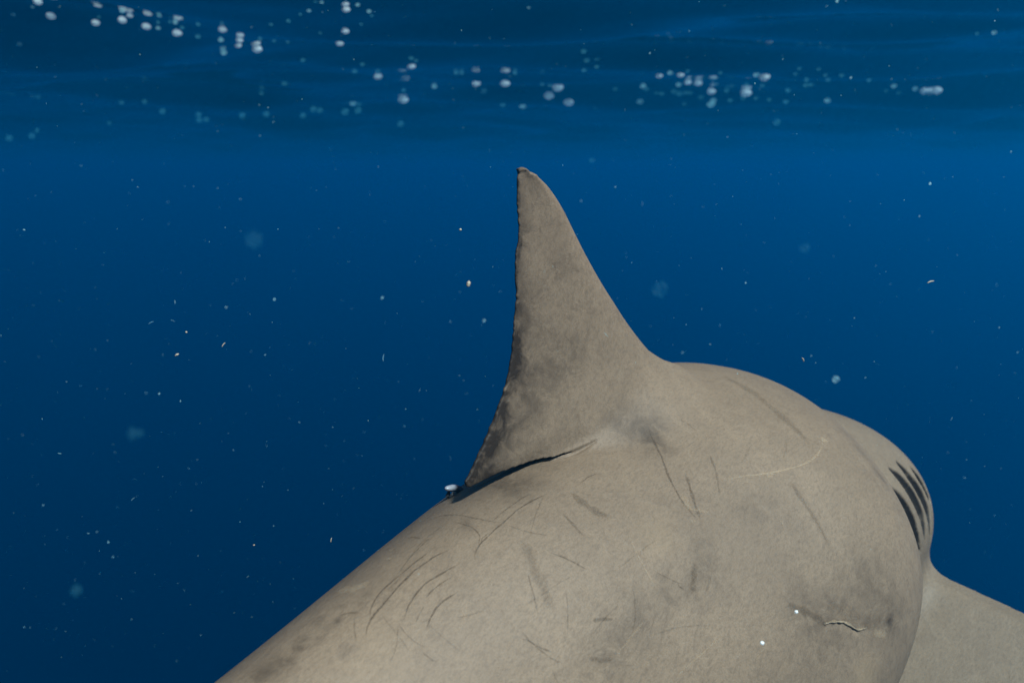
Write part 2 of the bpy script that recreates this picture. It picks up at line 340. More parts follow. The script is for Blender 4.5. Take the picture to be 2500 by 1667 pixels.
def fade(a, lo, hi): return np.clip((a - lo) / (hi - lo), 0, 1)
BLOBS = [[-0.7171,0.0139,-0.0459,0.017,0.55],[-0.6892,0.0102,-0.0421,0.0096,0.5],[-0.7365,0.0071,-0.0485,0.0138,0.4],[-0.6781,0.022,-0.0405,0.0064,0.3],[-0.6638,0.0007,-0.0397,0.0082,0.35],[-0.6555,0.0196,-0.037,0.0049,0.5],[-0.6692,0.05,-0.0454,0.0063,0.45],[-0.6766,0.0513,-0.0473,0.0031,0.4],[-0.6413,0.0034,-0.036,0.005,0.5],[-0.6253,0.0199,-0.0324,0.0084,0.35],[-0.6137,0.017,-0.0307,0.0059,0.3],[-0.6402,0.0271,-0.0349,0.0049,0.3],[-0.6946,0.0134,-0.0428,0.0047,0.5],[-0.4912,0.0354,-0.0151,0.0111,0.3],[-0.6122,0.0404,-0.0323,0.0042,0.5],[-0.6663,0.0175,-0.0387,0.0049,0.3],[-0.2008,0.0802,-0.0129,0.0326,0.7],[-0.2294,0.0532,0.0042,0.026,0.3],[-0.2159,0.1093,-0.0283,0.0205,0.3],[-0.4046,0.0273,-0.011,0.0328,0.5],[-0.4052,-0.0108,-0.0185,0.0192,0.4],[-0.348,0.031,-0.012,0.0244,0.3],[-0.3189,0.2222,-0.1047,0.0316,0.3],[-0.3684,0.2093,-0.1027,0.0262,0.3],[-0.4263,0.2014,-0.1093,0.0336,0.35],[-0.4759,0.1961,-0.1191,0.0324,0.3],[-0.3059,0.2059,-0.0878,0.0229,0.2],[-0.2336,0.3001,-0.1708,0.0374,0.22],[-0.1832,0.3298,-0.1959,0.0528,0.3],[-0.1103,0.3654,-0.2332,0.0301,0.35],[-0.1198,0.337,-0.1797,0.0299,0.25],[-0.2408,0.3177,-0.2031,0.0418,0.2],[-0.1183,0.3656,-0.2381,0.009,0.7],[-0.1671,0.2428,-0.094,0.0398,0.12],[-0.2051,0.2232,-0.0865,0.0245,0.15],[-0.2621,0.0206,0.1036,0.0302,0.28],[-0.2911,0.0164,0.0965,0.0248,0.15],[-0.2664,0.0147,0.2151,0.0219,0.22],[-0.3337,0.0176,0.0272,0.0294,-0.15],[-0.2931,0.0254,0.0399,0.0301,-0.18],[-0.2507,0.0331,0.0475,0.0308,-0.1],[0.1009,0.231,-0.1052,0.0156,0.25],[0.0788,0.2646,-0.1207,0.0164,0.3],[0.0622,0.2944,-0.141,0.0149,0.35],[0.034,0.3318,-0.1739,0.0122,0.15],[-0.2173,0.0265,0.1012,0.0207,-0.2],[-0.2575,0.017,0.1752,0.0198,-0.2],[-0.3159,0.0024,0.3076,0.0137,-0.15],[-0.187,0.3573,-0.2679,0.0289,-0.25],[-0.3329,0.1803,-0.0712,0.0318,-0.15],[-0.6599,0.0668,-0.0514,0.0443,-0.1],[-0.1077,0.3484,-0.1942,0.0251,0.2],[-0.3094,0.0044,0.2648,0.0117,0.2],[-0.3071,0.0077,0.1971,0.0143,0.15],[-0.3299,0.0124,0.0673,0.0292,0.2]]
mark = np.zeros(len(V))  # skin patches, plus painted shade under fin lobe, at fin base and head valley
for bxx, byy, bzz, br, ba in BLOBS:
    c = np.array([bxx, byy, bzz]); I = np.where((np.abs(V - c) < br * 2.4).all(1))[0]
    r2 = ((V[I] - c) ** 2).sum(1) / br ** 2; mark[I] += ba * np.exp(-r2 * 1.1)
for g in [[[0.2907,0.2483,-0.263,0.0103],[0.2997,0.259,-0.2855,0.0184],[0.3078,0.2691,-0.3088,0.0226],[0.3135,0.2781,-0.3325,0.0232],[0.3177,0.2857,-0.3572,0.0202],[0.3248,0.2916,-0.3846,0.0135],[0.3391,0.2953,-0.4175,0.0]],[[0.2824,0.2262,-0.2775,0.0108],[0.2878,0.2178,-0.3087,0.0193],[0.2968,0.216,-0.3339,0.0237],[0.3058,0.2212,-0.3539,0.0244],[0.3142,0.2343,-0.3713,0.0212],[0.3249,0.2561,-0.3906,0.0141],[0.3391,0.2943,-0.4175,0.0]],[[0.3584,0.236,-0.278,0.0079],[0.3667,0.2502,-0.2991,0.0141],[0.3716,0.2636,-0.3206,0.0174],[0.3733,0.2756,-0.3428,0.0178],[0.3742,0.2855,-0.3668,0.0155],[0.3702,0.2921,-0.3906,0.0104],[0.3696,0.2956,-0.4182,0.0]],[[0.3531,0.22,-0.2915,0.0083],[0.3592,0.2204,-0.3209,0.0148],[0.3648,0.2247,-0.3445,0.0182],[0.3685,0.2333,-0.3635,0.0187],[0.3709,0.2464,-0.3801,0.0163],[0.3689,0.2648,-0.3961,0.0109],[0.3696,0.2946,-0.4182,0.0]],[[0.4107,0.2355,-0.2964,0.0095],[0.4133,0.2513,-0.3155,0.0169],[0.4179,0.2652,-0.3374,0.0209],[0.4218,0.2769,-0.3615,0.0214],[0.4202,0.286,-0.386,0.0186],[0.4128,0.2919,-0.4094,0.0124],[0.4134,0.2936,-0.439,0.0]],[[0.4049,0.2174,-0.3136,0.01],[0.4041,0.2164,-0.3425,0.0178],[0.4073,0.2188,-0.3654,0.0219],[0.4118,0.2258,-0.384,0.0225],[0.4128,0.239,-0.3994,0.0196],[0.4091,0.2591,-0.414,0.013],[0.4133,0.2926,-0.439,0.0]],[[0.4666,0.2449,-0.3299,0.0095],[0.469,0.2533,-0.3425,0.0169],[0.4746,0.2605,-0.3573,0.0209],[0.4776,0.2671,-0.372,0.0214],[0.4804,0.2728,-0.3876,0.0186],[0.4787,0.2778,-0.4019,0.0124],[0.485,0.2803,-0.4213,0.0]],[[0.4589,0.2257,-0.3451,0.01],[0.4558,0.2177,-0.3668,0.0178],[0.4585,0.2147,-0.3835,0.0219],[0.4614,0.2179,-0.395,0.0225],[0.4667,0.2281,-0.4039,0.0196],[0.4701,0.2467,-0.4102,0.013],[0.4847,0.2794,-0.4214,0.0]]][1::2]:                        # dark gill tissue and painted cavity shade, deep inside the slits
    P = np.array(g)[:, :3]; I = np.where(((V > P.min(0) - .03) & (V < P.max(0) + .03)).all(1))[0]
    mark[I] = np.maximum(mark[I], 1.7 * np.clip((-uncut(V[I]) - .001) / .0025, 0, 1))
# dorsal fin rear edge: pigment, dark rim and shade painted into the skin
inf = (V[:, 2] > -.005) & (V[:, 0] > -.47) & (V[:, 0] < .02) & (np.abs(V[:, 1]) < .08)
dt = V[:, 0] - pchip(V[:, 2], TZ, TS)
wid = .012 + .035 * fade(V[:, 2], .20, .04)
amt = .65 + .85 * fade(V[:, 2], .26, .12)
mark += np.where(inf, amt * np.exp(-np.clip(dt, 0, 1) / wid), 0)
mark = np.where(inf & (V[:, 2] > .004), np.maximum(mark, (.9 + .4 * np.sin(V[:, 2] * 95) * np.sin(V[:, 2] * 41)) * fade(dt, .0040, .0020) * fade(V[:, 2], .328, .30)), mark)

# skin
m, nt, out = new_mat('shark_skin')
tc = N(nt, 'ShaderNodeTexCoord'); ob = tc.outputs['Object']
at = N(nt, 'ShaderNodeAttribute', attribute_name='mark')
big = noise(nt, ob, 7, 4, .6, .4); mid = noise(nt, ob, 42, 4, .65, .6); fine = noise(nt, ob, 520, 3, .7)
mp = N(nt, 'ShaderNodeMapping'); mp.inputs['Scale'].default_value = (1, 2.4, .7); mp.inputs['Rotation'].default_value = (0, .5, .2)
nt.links.new(ob, mp.inputs[0]); streak = noise(nt, mp.outputs[0], 150, 4, .7, .3)
base = mixc(nt, mapr(nt, big, .3, .7, 0, 1), (.138, .100, .067), (.172, .125, .083))
base = mixc(nt, mapr(nt, mid, .38, .66, 0, .34), base, (.104, .074, .050))
base = mixc(nt, mapr(nt, streak, .46, .66, 0, .50), base, (.078, .056, .039))
base = mixc(nt, mapr(nt, fine, .42, .68, 0.0, .42), base, (.08, .060, .037))
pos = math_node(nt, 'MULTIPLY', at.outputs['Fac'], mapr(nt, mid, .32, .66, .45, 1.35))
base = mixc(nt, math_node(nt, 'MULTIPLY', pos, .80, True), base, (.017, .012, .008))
neg = math_node(nt, 'MULTIPLY', at.outputs['Fac'], -1.0, True)
base = mixc(nt, neg, base, (.27, .19, .108))
pb = N(nt, 'ShaderNodeBsdfPrincipled'); pb.inputs['Roughness'].default_value = .6; pb.inputs['Specular IOR Level'].default_value = .2
nt.links.new(base, pb.inputs['Base Color'])
b1 = N(nt, 'ShaderNodeBump'); b1.inputs['Strength'].default_value = .35; b1.inputs['Distance'].default_value = .0006
hs = math_node(nt, 'ADD', fine, math_node(nt, 'MULTIPLY', streak, .8)); nt.links.new(hs, b1.inputs['Height'])
b2 = N(nt, 'ShaderNodeBump'); b2.inputs['Strength'].default_value = .35; b2.inputs['Distance'].default_value = .004
nt.links.new(mid, b2.inputs['Height']); nt.links.new(b1.outputs[0], b2.inputs['Normal']); nt.links.new(b2.outputs[0], pb.inputs['Normal'])
nt.links.new(pb.outputs[0], out.inputs['Surface'])

from mathutils import Matrix
shark = bpy.data.objects.new('shark', None); col.objects.link(shark)
# object axes = (ahead, up x ahead = left, up); the distance frame is left-handed in y, so vertices are mirrored in y
A = Matrix.Identity(4)
for i in range(3):
    A[i][0] = MB[0][i]; A[i][1] = -MB[1][i]; A[i][2] = MB[2][i]; A[i][3] = PF[i]
shark.matrix_world = A
tag(shark, 'large grey shark swimming away, dorsal fin raised and scratched back filling the foreground', 'shark')
MIR = np.array([1, -1, 1.])
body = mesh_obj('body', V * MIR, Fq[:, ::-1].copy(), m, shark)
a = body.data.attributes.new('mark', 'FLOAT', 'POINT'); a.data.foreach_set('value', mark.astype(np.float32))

m, nt, out = new_mat('eye'); pb = N(nt, 'ShaderNodeBsdfPrincipled'); pb.inputs['Base Color'].default_value = (.01, .01, .01, 1); pb.inputs['Roughness'].default_value = .15
nt.links.new(pb.outputs[0], out.inputs['Surface'])
for sy in (.27, -.10):
    q = np.array([[.60, sy, -.45]])
    for _ in range(40):
        g_ = np.stack([solid(q + np.eye(3)[k] * 1e-3) - solid(q - np.eye(3)[k] * 1e-3) for k in range(3)], 1); g_ /= np.linalg.norm(g_)
        q = q - g_ * solid(q)[:, None] * .6
    th, ph_ = np.meshgrid(np.linspace(0, math.pi, 10), np.linspace(0, 2 * math.pi, 17)[:-1])
    sv = np.stack([np.sin(th) * np.cos(ph_) * .014, np.sin(th) * np.sin(ph_) * .008, np.cos(th) * .012], -1).reshape(-1, 3) + q
    sf = [(a * 10 + b, a * 10 + b + 1, ((a + 1) % 16) * 10 + b + 1, ((a + 1) % 16) * 10 + b) for a in range(16) for b in range(9)]
    mesh_obj('eye', sv * np.array([1, -1, 1]), sf, m, shark)

# scratches and scars: thin strips lying on the skin
def strip_mat(name, rgb, rough, scale):
    m, nt, out = new_mat(name)
    tc = N(nt, 'ShaderNodeTexCoord'); at = N(nt, 'ShaderNodeAttribute', attribute_name='cover')
    n1 = noise(nt, tc.outputs['Object'], scale, 3, .7)
    f = math_node(nt, 'MULTIPLY', at.outputs['Fac'], mapr(nt, n1, .3, .62, .25, 1.25), True)
    df = N(nt, 'ShaderNodeBsdfPrincipled'); df.inputs['Base Color'].default_value = (*rgb, 1); df.inputs['Roughness'].default_value = rough
    df.inputs['Specular IOR Level'].default_value = .2
    tr = N(nt, 'ShaderNodeBsdfTransparent'); mx = N(nt, 'ShaderNodeMixShader')
    nt.links.new(f, mx.inputs[0]); nt.links.new(tr.outputs[0], mx.inputs[1]); nt.links.new(df.outputs[0], mx.inputs[2])
    nt.links.new(mx.outputs[0], out.inputs['Surface']); return m
M_DARK = strip_mat('scratch_skin', (.045, .031, .019), .7, 300)
M_PALE = strip_mat('scar_tissue', (.34, .255, .165), .6, 260)
def grad(P):
    e = 8e-4; g = np.stack([solid(P + np.eye(3)[k] * e) - solid(P - np.eye(3)[k] * e) for k in range(3)], 1)
    return g / np.linalg.norm(g, axis=1)[:, None]
SCR = [[[[-0.3919,0.0689,-0.0159],[-0.4091,0.0658,-0.0153],[-0.4263,0.064,-0.0154],[-0.4439,0.0639,-0.0163],[-0.4609,0.0643,-0.0177],[-0.4772,0.0648,-0.0194],[-0.493,0.0655,-0.0214],[-0.5084,0.0668,-0.0239],[-0.522,0.073,-0.0283]],0.0017,0.75,"dark"],[[[-0.4061,0.0555,-0.0129],[-0.4227,0.0543,-0.013],[-0.4388,0.0534,-0.0135],[-0.4547,0.0532,-0.0144],[-0.4704,0.054,-0.0158]],0.0018,0.5,"dark"],[[[-0.5272,0.0461,-0.0204],[-0.5401,0.0418,-0.0214],[-0.5531,0.0384,-0.0227],[-0.5665,0.0366,-0.0244],[-0.5801,0.0366,-0.0265],[-0.5936,0.038,-0.0288],[-0.6068,0.0405,-0.0315],[-0.6196,0.0428,-0.0342],[-0.6319,0.045,-0.037],[-0.6436,0.049,-0.0404],[-0.6533,0.056,-0.0449]],0.002,0.8,"dark"],[[[-0.5306,0.0321,-0.0192],[-0.5448,0.0309,-0.021],[-0.5587,0.03,-0.0228],[-0.5726,0.0298,-0.0247],[-0.586,0.0292,-0.0267],[-0.5992,0.0291,-0.0287],[-0.6124,0.0304,-0.0308],[-0.6253,0.0354,-0.0335],[-0.6364,0.0435,-0.0373]],0.002,0.6,"dark"],[[[-0.5342,0.0653,-0.0271],[-0.5485,0.0612,-0.0279],[-0.5627,0.0578,-0.029],[-0.577,0.0559,-0.0308],[-0.5914,0.0574,-0.0339],[-0.6049,0.0611,-0.0379],[-0.617,0.0669,-0.0429]],0.002,0.75,"dark"],[[[-0.5499,0.0699,-0.0316],[-0.559,0.0678,-0.0322],[-0.5681,0.0662,-0.0332],[-0.5773,0.0655,-0.0346],[-0.5863,0.0668,-0.0368]],0.0016,0.6,"dark"],[[[-0.5912,0.0702,-0.0393],[-0.596,0.0707,-0.0405],[-0.6005,0.0716,-0.0419],[-0.6047,0.0735,-0.0437],[-0.6088,0.0755,-0.0456]],0.0015,0.4,"dark"],[[[-0.5573,0.0829,-0.0392],[-0.5701,0.0805,-0.0404],[-0.583,0.0792,-0.0423],[-0.5948,0.082,-0.0463],[-0.6059,0.0857,-0.0509]],0.002,0.75,"dark"],[[[-0.4973,0.0152,-0.0162],[-0.5116,0.0122,-0.018],[-0.5269,0.0117,-0.0197],[-0.5431,0.0144,-0.0212],[-0.5594,0.0201,-0.0229]],0.0017,0.4,"dark"],[[[-0.5211,0.0149,-0.0186],[-0.5364,0.0155,-0.0203],[-0.5519,0.0176,-0.022],[-0.5672,0.0213,-0.0239],[-0.5821,0.026,-0.026]],0.0021,0.5,"dark"],[[[-0.4911,-0.0344,-0.0328],[-0.4863,-0.0193,-0.0253],[-0.4827,-0.0027,-0.019],[-0.48,0.0142,-0.0149],[-0.4775,0.0303,-0.0138],[-0.4737,0.0445,-0.0143],[-0.4679,0.0566,-0.0162],[-0.4607,0.0674,-0.0187]],0.0018,0.45,"dark"],[[[-0.4626,0.0689,-0.0193],[-0.458,0.079,-0.0226],[-0.4526,0.0884,-0.0261],[-0.4458,0.0969,-0.0295],[-0.4385,0.1052,-0.033]],0.0013,0.4,"dark"],[[[-0.4926,0.0186,-0.0154],[-0.4914,0.0319,-0.015],[-0.4909,0.045,-0.016],[-0.4954,0.057,-0.0191],[-0.5056,0.0648,-0.0228]],0.0017,0.45,"dark"],[[[-0.4546,0.1166,-0.0414],[-0.4481,0.1249,-0.0458],[-0.443,0.1334,-0.0508],[-0.4386,0.142,-0.0563],[-0.4341,0.1504,-0.062]],0.0017,0.55,"dark"],[[[-0.5403,0.1427,-0.0793],[-0.5348,0.1486,-0.0836],[-0.5308,0.1548,-0.0887],[-0.5262,0.1608,-0.0936],[-0.5201,0.1665,-0.098]],0.0016,0.6,"dark"],[[[-0.467,0.0907,-0.0288],[-0.471,0.1025,-0.0354],[-0.4769,0.1128,-0.0423],[-0.4834,0.1221,-0.0496],[-0.4871,0.1317,-0.0572],[-0.4914,0.1403,-0.0649],[-0.4968,0.148,-0.0728]],0.0091,0.28,"dark"],[[[-0.4896,0.1141,-0.0453],[-0.4952,0.1223,-0.0519],[-0.5009,0.1298,-0.0586],[-0.5066,0.1368,-0.0654],[-0.5114,0.1437,-0.0725]],0.0016,0.45,"dark"],[[[-0.4037,0.0961,-0.0261],[-0.4048,0.1045,-0.03],[-0.4058,0.1126,-0.0342],[-0.4069,0.1203,-0.0385],[-0.4077,0.1279,-0.043]],0.0036,0.4,"dark"],[[[-0.3694,0.0836,-0.0203],[-0.3719,0.0976,-0.0256],[-0.3718,0.1105,-0.0314],[-0.3681,0.1221,-0.037],[-0.3598,0.1322,-0.0421]],0.0073,0.4,"dark"],[[[-0.4464,0.1873,-0.099],[-0.4514,0.1838,-0.0965],[-0.4565,0.1804,-0.0943],[-0.4624,0.1777,-0.0929],[-0.4685,0.1752,-0.092]],0.0037,0.5,"dark"],[[[-0.4937,0.1868,-0.1135],[-0.4885,0.1907,-0.1167],[-0.483,0.1945,-0.1196],[-0.4767,0.1979,-0.1219],[-0.4703,0.2013,-0.1241]],0.0048,0.45,"dark"],[[[-0.3502,0.0821,-0.0198],[-0.341,0.0812,-0.0196],[-0.332,0.0811,-0.0196],[-0.3239,0.0825,-0.0201],[-0.316,0.0842,-0.0208]],0.0019,0.5,"dark"],[[[-0.6502,0.0157,-0.0362],[-0.6461,0.0191,-0.0356],[-0.6425,0.0231,-0.0351],[-0.6398,0.0283,-0.035],[-0.6372,0.0335,-0.0352]],0.0027,0.45,"dark"],[[[-0.5281,-0.0198,-0.0295],[-0.5278,-0.0136,-0.0268],[-0.5277,-0.0071,-0.0245],[-0.5285,0.0002,-0.0223],[-0.529,0.0069,-0.0207]],0.0026,0.4,"dark"],[[[-0.4852,-0.0741,-0.0576],[-0.4838,-0.0671,-0.0523],[-0.4838,-0.0582,-0.0462],[-0.4877,-0.0444,-0.038],[-0.4898,-0.0327,-0.0318]],0.0014,0.4,"dark"],[[[-0.6055,0.0358,-0.0304],[-0.6001,0.0345,-0.0293],[-0.5947,0.0335,-0.0283],[-0.5892,0.0331,-0.0274],[-0.5837,0.0328,-0.0266]],0.0024,0.4,"dark"],[[[-0.5018,0.0685,-0.0236],[-0.4989,0.064,-0.0216],[-0.4946,0.0617,-0.0204],[-0.4889,0.0619,-0.0197],[-0.483,0.0622,-0.0192]],0.0013,0.35,"dark"],[[[-0.1963,0.0824,-0.0135],[-0.2065,0.0959,-0.0228],[-0.2209,0.1117,-0.0293],[-0.2357,0.1269,-0.0355],[-0.2489,0.1409,-0.0421],[-0.2595,0.1542,-0.0492],[-0.2674,0.1669,-0.0567],[-0.2713,0.1793,-0.0645],[-0.2729,0.1913,-0.0726]],0.003,0.6,"dark"],[[[-0.2238,0.1496,-0.0449],[-0.2376,0.1612,-0.0516],[-0.25,0.1723,-0.0585],[-0.2608,0.1828,-0.0658],[-0.2704,0.1928,-0.0734]],0.0044,0.5,"dark"],[[[-0.1681,0.1516,-0.0409],[-0.1796,0.1632,-0.0475],[-0.1911,0.1738,-0.054],[-0.2045,0.1829,-0.0605],[-0.218,0.1912,-0.0668]],0.003,0.35,"dark"],[[[0.0388,0.0678,-0.0224],[0.0287,0.0915,-0.0244],[0.0222,0.1127,-0.028],[0.0133,0.1333,-0.0322],[0.0028,0.1532,-0.0372],[-0.0063,0.1717,-0.043],[-0.0139,0.189,-0.0496],[-0.0206,0.2052,-0.0568],[-0.0268,0.2206,-0.0645],[-0.0321,0.2352,-0.0726]],0.0116,0.28,"dark"],[[[-0.118,0.2359,-0.0799],[-0.1239,0.2475,-0.0889],[-0.129,0.2587,-0.0983],[-0.1331,0.2695,-0.1079],[-0.1371,0.2797,-0.1179],[-0.1417,0.2892,-0.1282],[-0.1459,0.2982,-0.1388]],0.005,0.32,"dark"],[[[-0.3192,0.2108,-0.0941],[-0.3275,0.2145,-0.099],[-0.3355,0.2179,-0.1039],[-0.3437,0.2208,-0.1088],[-0.3518,0.2235,-0.1136]],0.0054,0.5,"dark"],[[[-0.1467,0.0974,-0.0139],[-0.1446,0.1039,-0.0179],[-0.1432,0.1107,-0.0215],[-0.1433,0.1179,-0.025],[-0.1442,0.1253,-0.0283]],0.0027,0.3,"dark"],[[[-0.111,0.1817,-0.0485],[-0.121,0.1839,-0.0506],[-0.1308,0.1857,-0.0526],[-0.1405,0.1868,-0.0543],[-0.15,0.1873,-0.0558]],0.0031,0.2,"dark"],[[[-0.3573,0.2092,-0.1],[-0.3575,0.2112,-0.1021],[-0.3574,0.2132,-0.1041],[-0.3565,0.2153,-0.1061],[-0.3554,0.2174,-0.108]],0.0026,0.4,"dark"],[[[-0.1923,0.3324,-0.2053],[-0.1885,0.3357,-0.2098],[-0.1846,0.3391,-0.2144],[-0.1803,0.3424,-0.219],[-0.1759,0.3458,-0.2236]],0.0024,0.9,"dark"],[[[-0.2509,0.2879,-0.1603],[-0.2412,0.2968,-0.169],[-0.2318,0.3056,-0.1781],[-0.2233,0.3143,-0.1882],[-0.2166,0.3226,-0.1993]],0.0065,0.5,"dark"],[[[-0.0993,0.2193,-0.067],[-0.0864,0.217,-0.0644],[-0.0732,0.2143,-0.0618],[-0.062,0.2095,-0.0586],[-0.0523,0.203,-0.0551]],0.0027,0.2,"dark"],[[[-0.3155,0.2264,-0.1081],[-0.32,0.2281,-0.1108],[-0.3247,0.2296,-0.1134],[-0.3301,0.2304,-0.1156],[-0.3355,0.231,-0.1176]],0.0036,0.3,"dark"],[[[-0.2036,0.3147,-0.1805],[-0.1916,0.3249,-0.1915],[-0.179,0.335,-0.2032],[-0.164,0.345,-0.2146],[-0.1453,0.3546,-0.2251],[-0.1233,0.364,-0.2365]],0.0145,0.25,"dark"],[[[-0.1968,0.1824,-0.0593],[-0.1787,0.1904,-0.0615],[-0.1612,0.1991,-0.0639],[-0.1447,0.2086,-0.067],[-0.1274,0.2181,-0.07],[-0.1086,0.227,-0.0728],[-0.0872,0.2347,-0.075],[-0.0621,0.2404,-0.0764],[-0.0315,0.2421,-0.0769],[0.0042,0.2358,-0.076]],0.0031,0.62,"pale"],[[[-0.006,0.2363,-0.075],[-0.0023,0.2361,-0.0754],[0.0015,0.2359,-0.0757],[0.0055,0.2357,-0.0762],[0.0096,0.2354,-0.0767]],0.0089,0.6,"pale"],[[[-0.3451,0.2565,-0.1532],[-0.362,0.2528,-0.1551],[-0.3784,0.2492,-0.1571],[-0.3946,0.2455,-0.159],[-0.41,0.2424,-0.1617],[-0.4243,0.2403,-0.1659]],0.0017,0.5,"pale"],[[[-0.4182,0.2046,-0.1107],[-0.4312,0.2039,-0.1139],[-0.4439,0.2031,-0.117],[-0.4564,0.202,-0.1199],[-0.4687,0.2007,-0.1227]],0.0021,0.4,"pale"],[[[-0.2985,0.2871,-0.1796],[-0.3062,0.2861,-0.182],[-0.3137,0.2852,-0.1845],[-0.3206,0.2846,-0.1876],[-0.3272,0.2843,-0.191]],0.0022,0.4,"pale"],[[[-0.2595,0.1641,-0.0546],[-0.2622,0.1681,-0.057],[-0.2653,0.1719,-0.0595],[-0.2693,0.1754,-0.0619],[-0.2734,0.1787,-0.0643]],0.0067,0.4,"pale"],[[[-0.2719,0.1765,-0.0628],[-0.2667,0.181,-0.0652],[-0.2616,0.1855,-0.0676],[-0.2566,0.1902,-0.0702],[-0.2517,0.1948,-0.0728]],0.0043,0.4,"pale"],[[[-0.1415,0.2163,-0.0711],[-0.1384,0.2179,-0.0716],[-0.1351,0.2192,-0.0719],[-0.1313,0.2194,-0.0714],[-0.1272,0.2191,-0.0706]],0.0036,0.5,"pale"],[[[-0.2804,0.1852,-0.0692],[-0.2816,0.1872,-0.0707],[-0.2818,0.1888,-0.0718],[-0.2791,0.1894,-0.072],[-0.2754,0.1897,-0.0718]],0.0028,0.4,"pale"],[[[-0.2176,0.3202,-0.1957],[-0.2021,0.3272,-0.2005],[-0.1884,0.3348,-0.2078],[-0.1787,0.3428,-0.2188],[-0.1635,0.3496,-0.2246]],0.0043,0.85,"pale"],[[[-0.155,0.3551,-0.2327],[-0.1504,0.3577,-0.2363],[-0.1455,0.3601,-0.2399],[-0.1398,0.3626,-0.2432],[-0.1337,0.3649,-0.2464]],0.0069,0.5,"pale"],[[[-0.1796,0.2499,-0.1023],[-0.1794,0.2512,-0.1034],[-0.1794,0.2525,-0.1044],[-0.1805,0.2534,-0.1055],[-0.182,0.2542,-0.1065]],0.002,0.6,"pale"],[[[-0.6202,-0.0266,-0.0437],[-0.6201,-0.0114,-0.0372],[-0.6165,-0.002,-0.0338],[-0.6098,0.0024,-0.0318],[-0.6038,0.0083,-0.03]],0.0098,0.55,"pale"],[[[-0.5543,-0.0192,-0.0321],[-0.5528,-0.019,-0.0318],[-0.5514,-0.0185,-0.0314],[-0.5506,-0.0171,-0.0308],[-0.55,-0.0154,-0.03]],0.0061,0.55,"pale"],[[[-0.5689,-0.0091,-0.0299],[-0.5679,-0.0079,-0.0293],[-0.5673,-0.0061,-0.0286],[-0.5675,-0.0033,-0.0278],[-0.5678,-0.0005,-0.027]],0.0038,0.55,"pale"],[[[-0.5817,0.0071,-0.0271],[-0.5798,0.0058,-0.0271],[-0.5781,0.0048,-0.0271],[-0.577,0.0052,-0.0269],[-0.5761,0.0062,-0.0265]],0.0025,0.55,"pale"],[[[-0.4482,0.0477,-0.013],[-0.4476,0.048,-0.013],[-0.447,0.0483,-0.013],[-0.4464,0.0486,-0.013],[-0.4458,0.0488,-0.013]],0.0022,0.55,"pale"],[[[-0.4847,0.0464,-0.0156],[-0.4845,0.0471,-0.0157],[-0.4843,0.0478,-0.0158],[-0.4841,0.0485,-0.0159],[-0.4839,0.0491,-0.016]],0.0026,0.55,"pale"]]
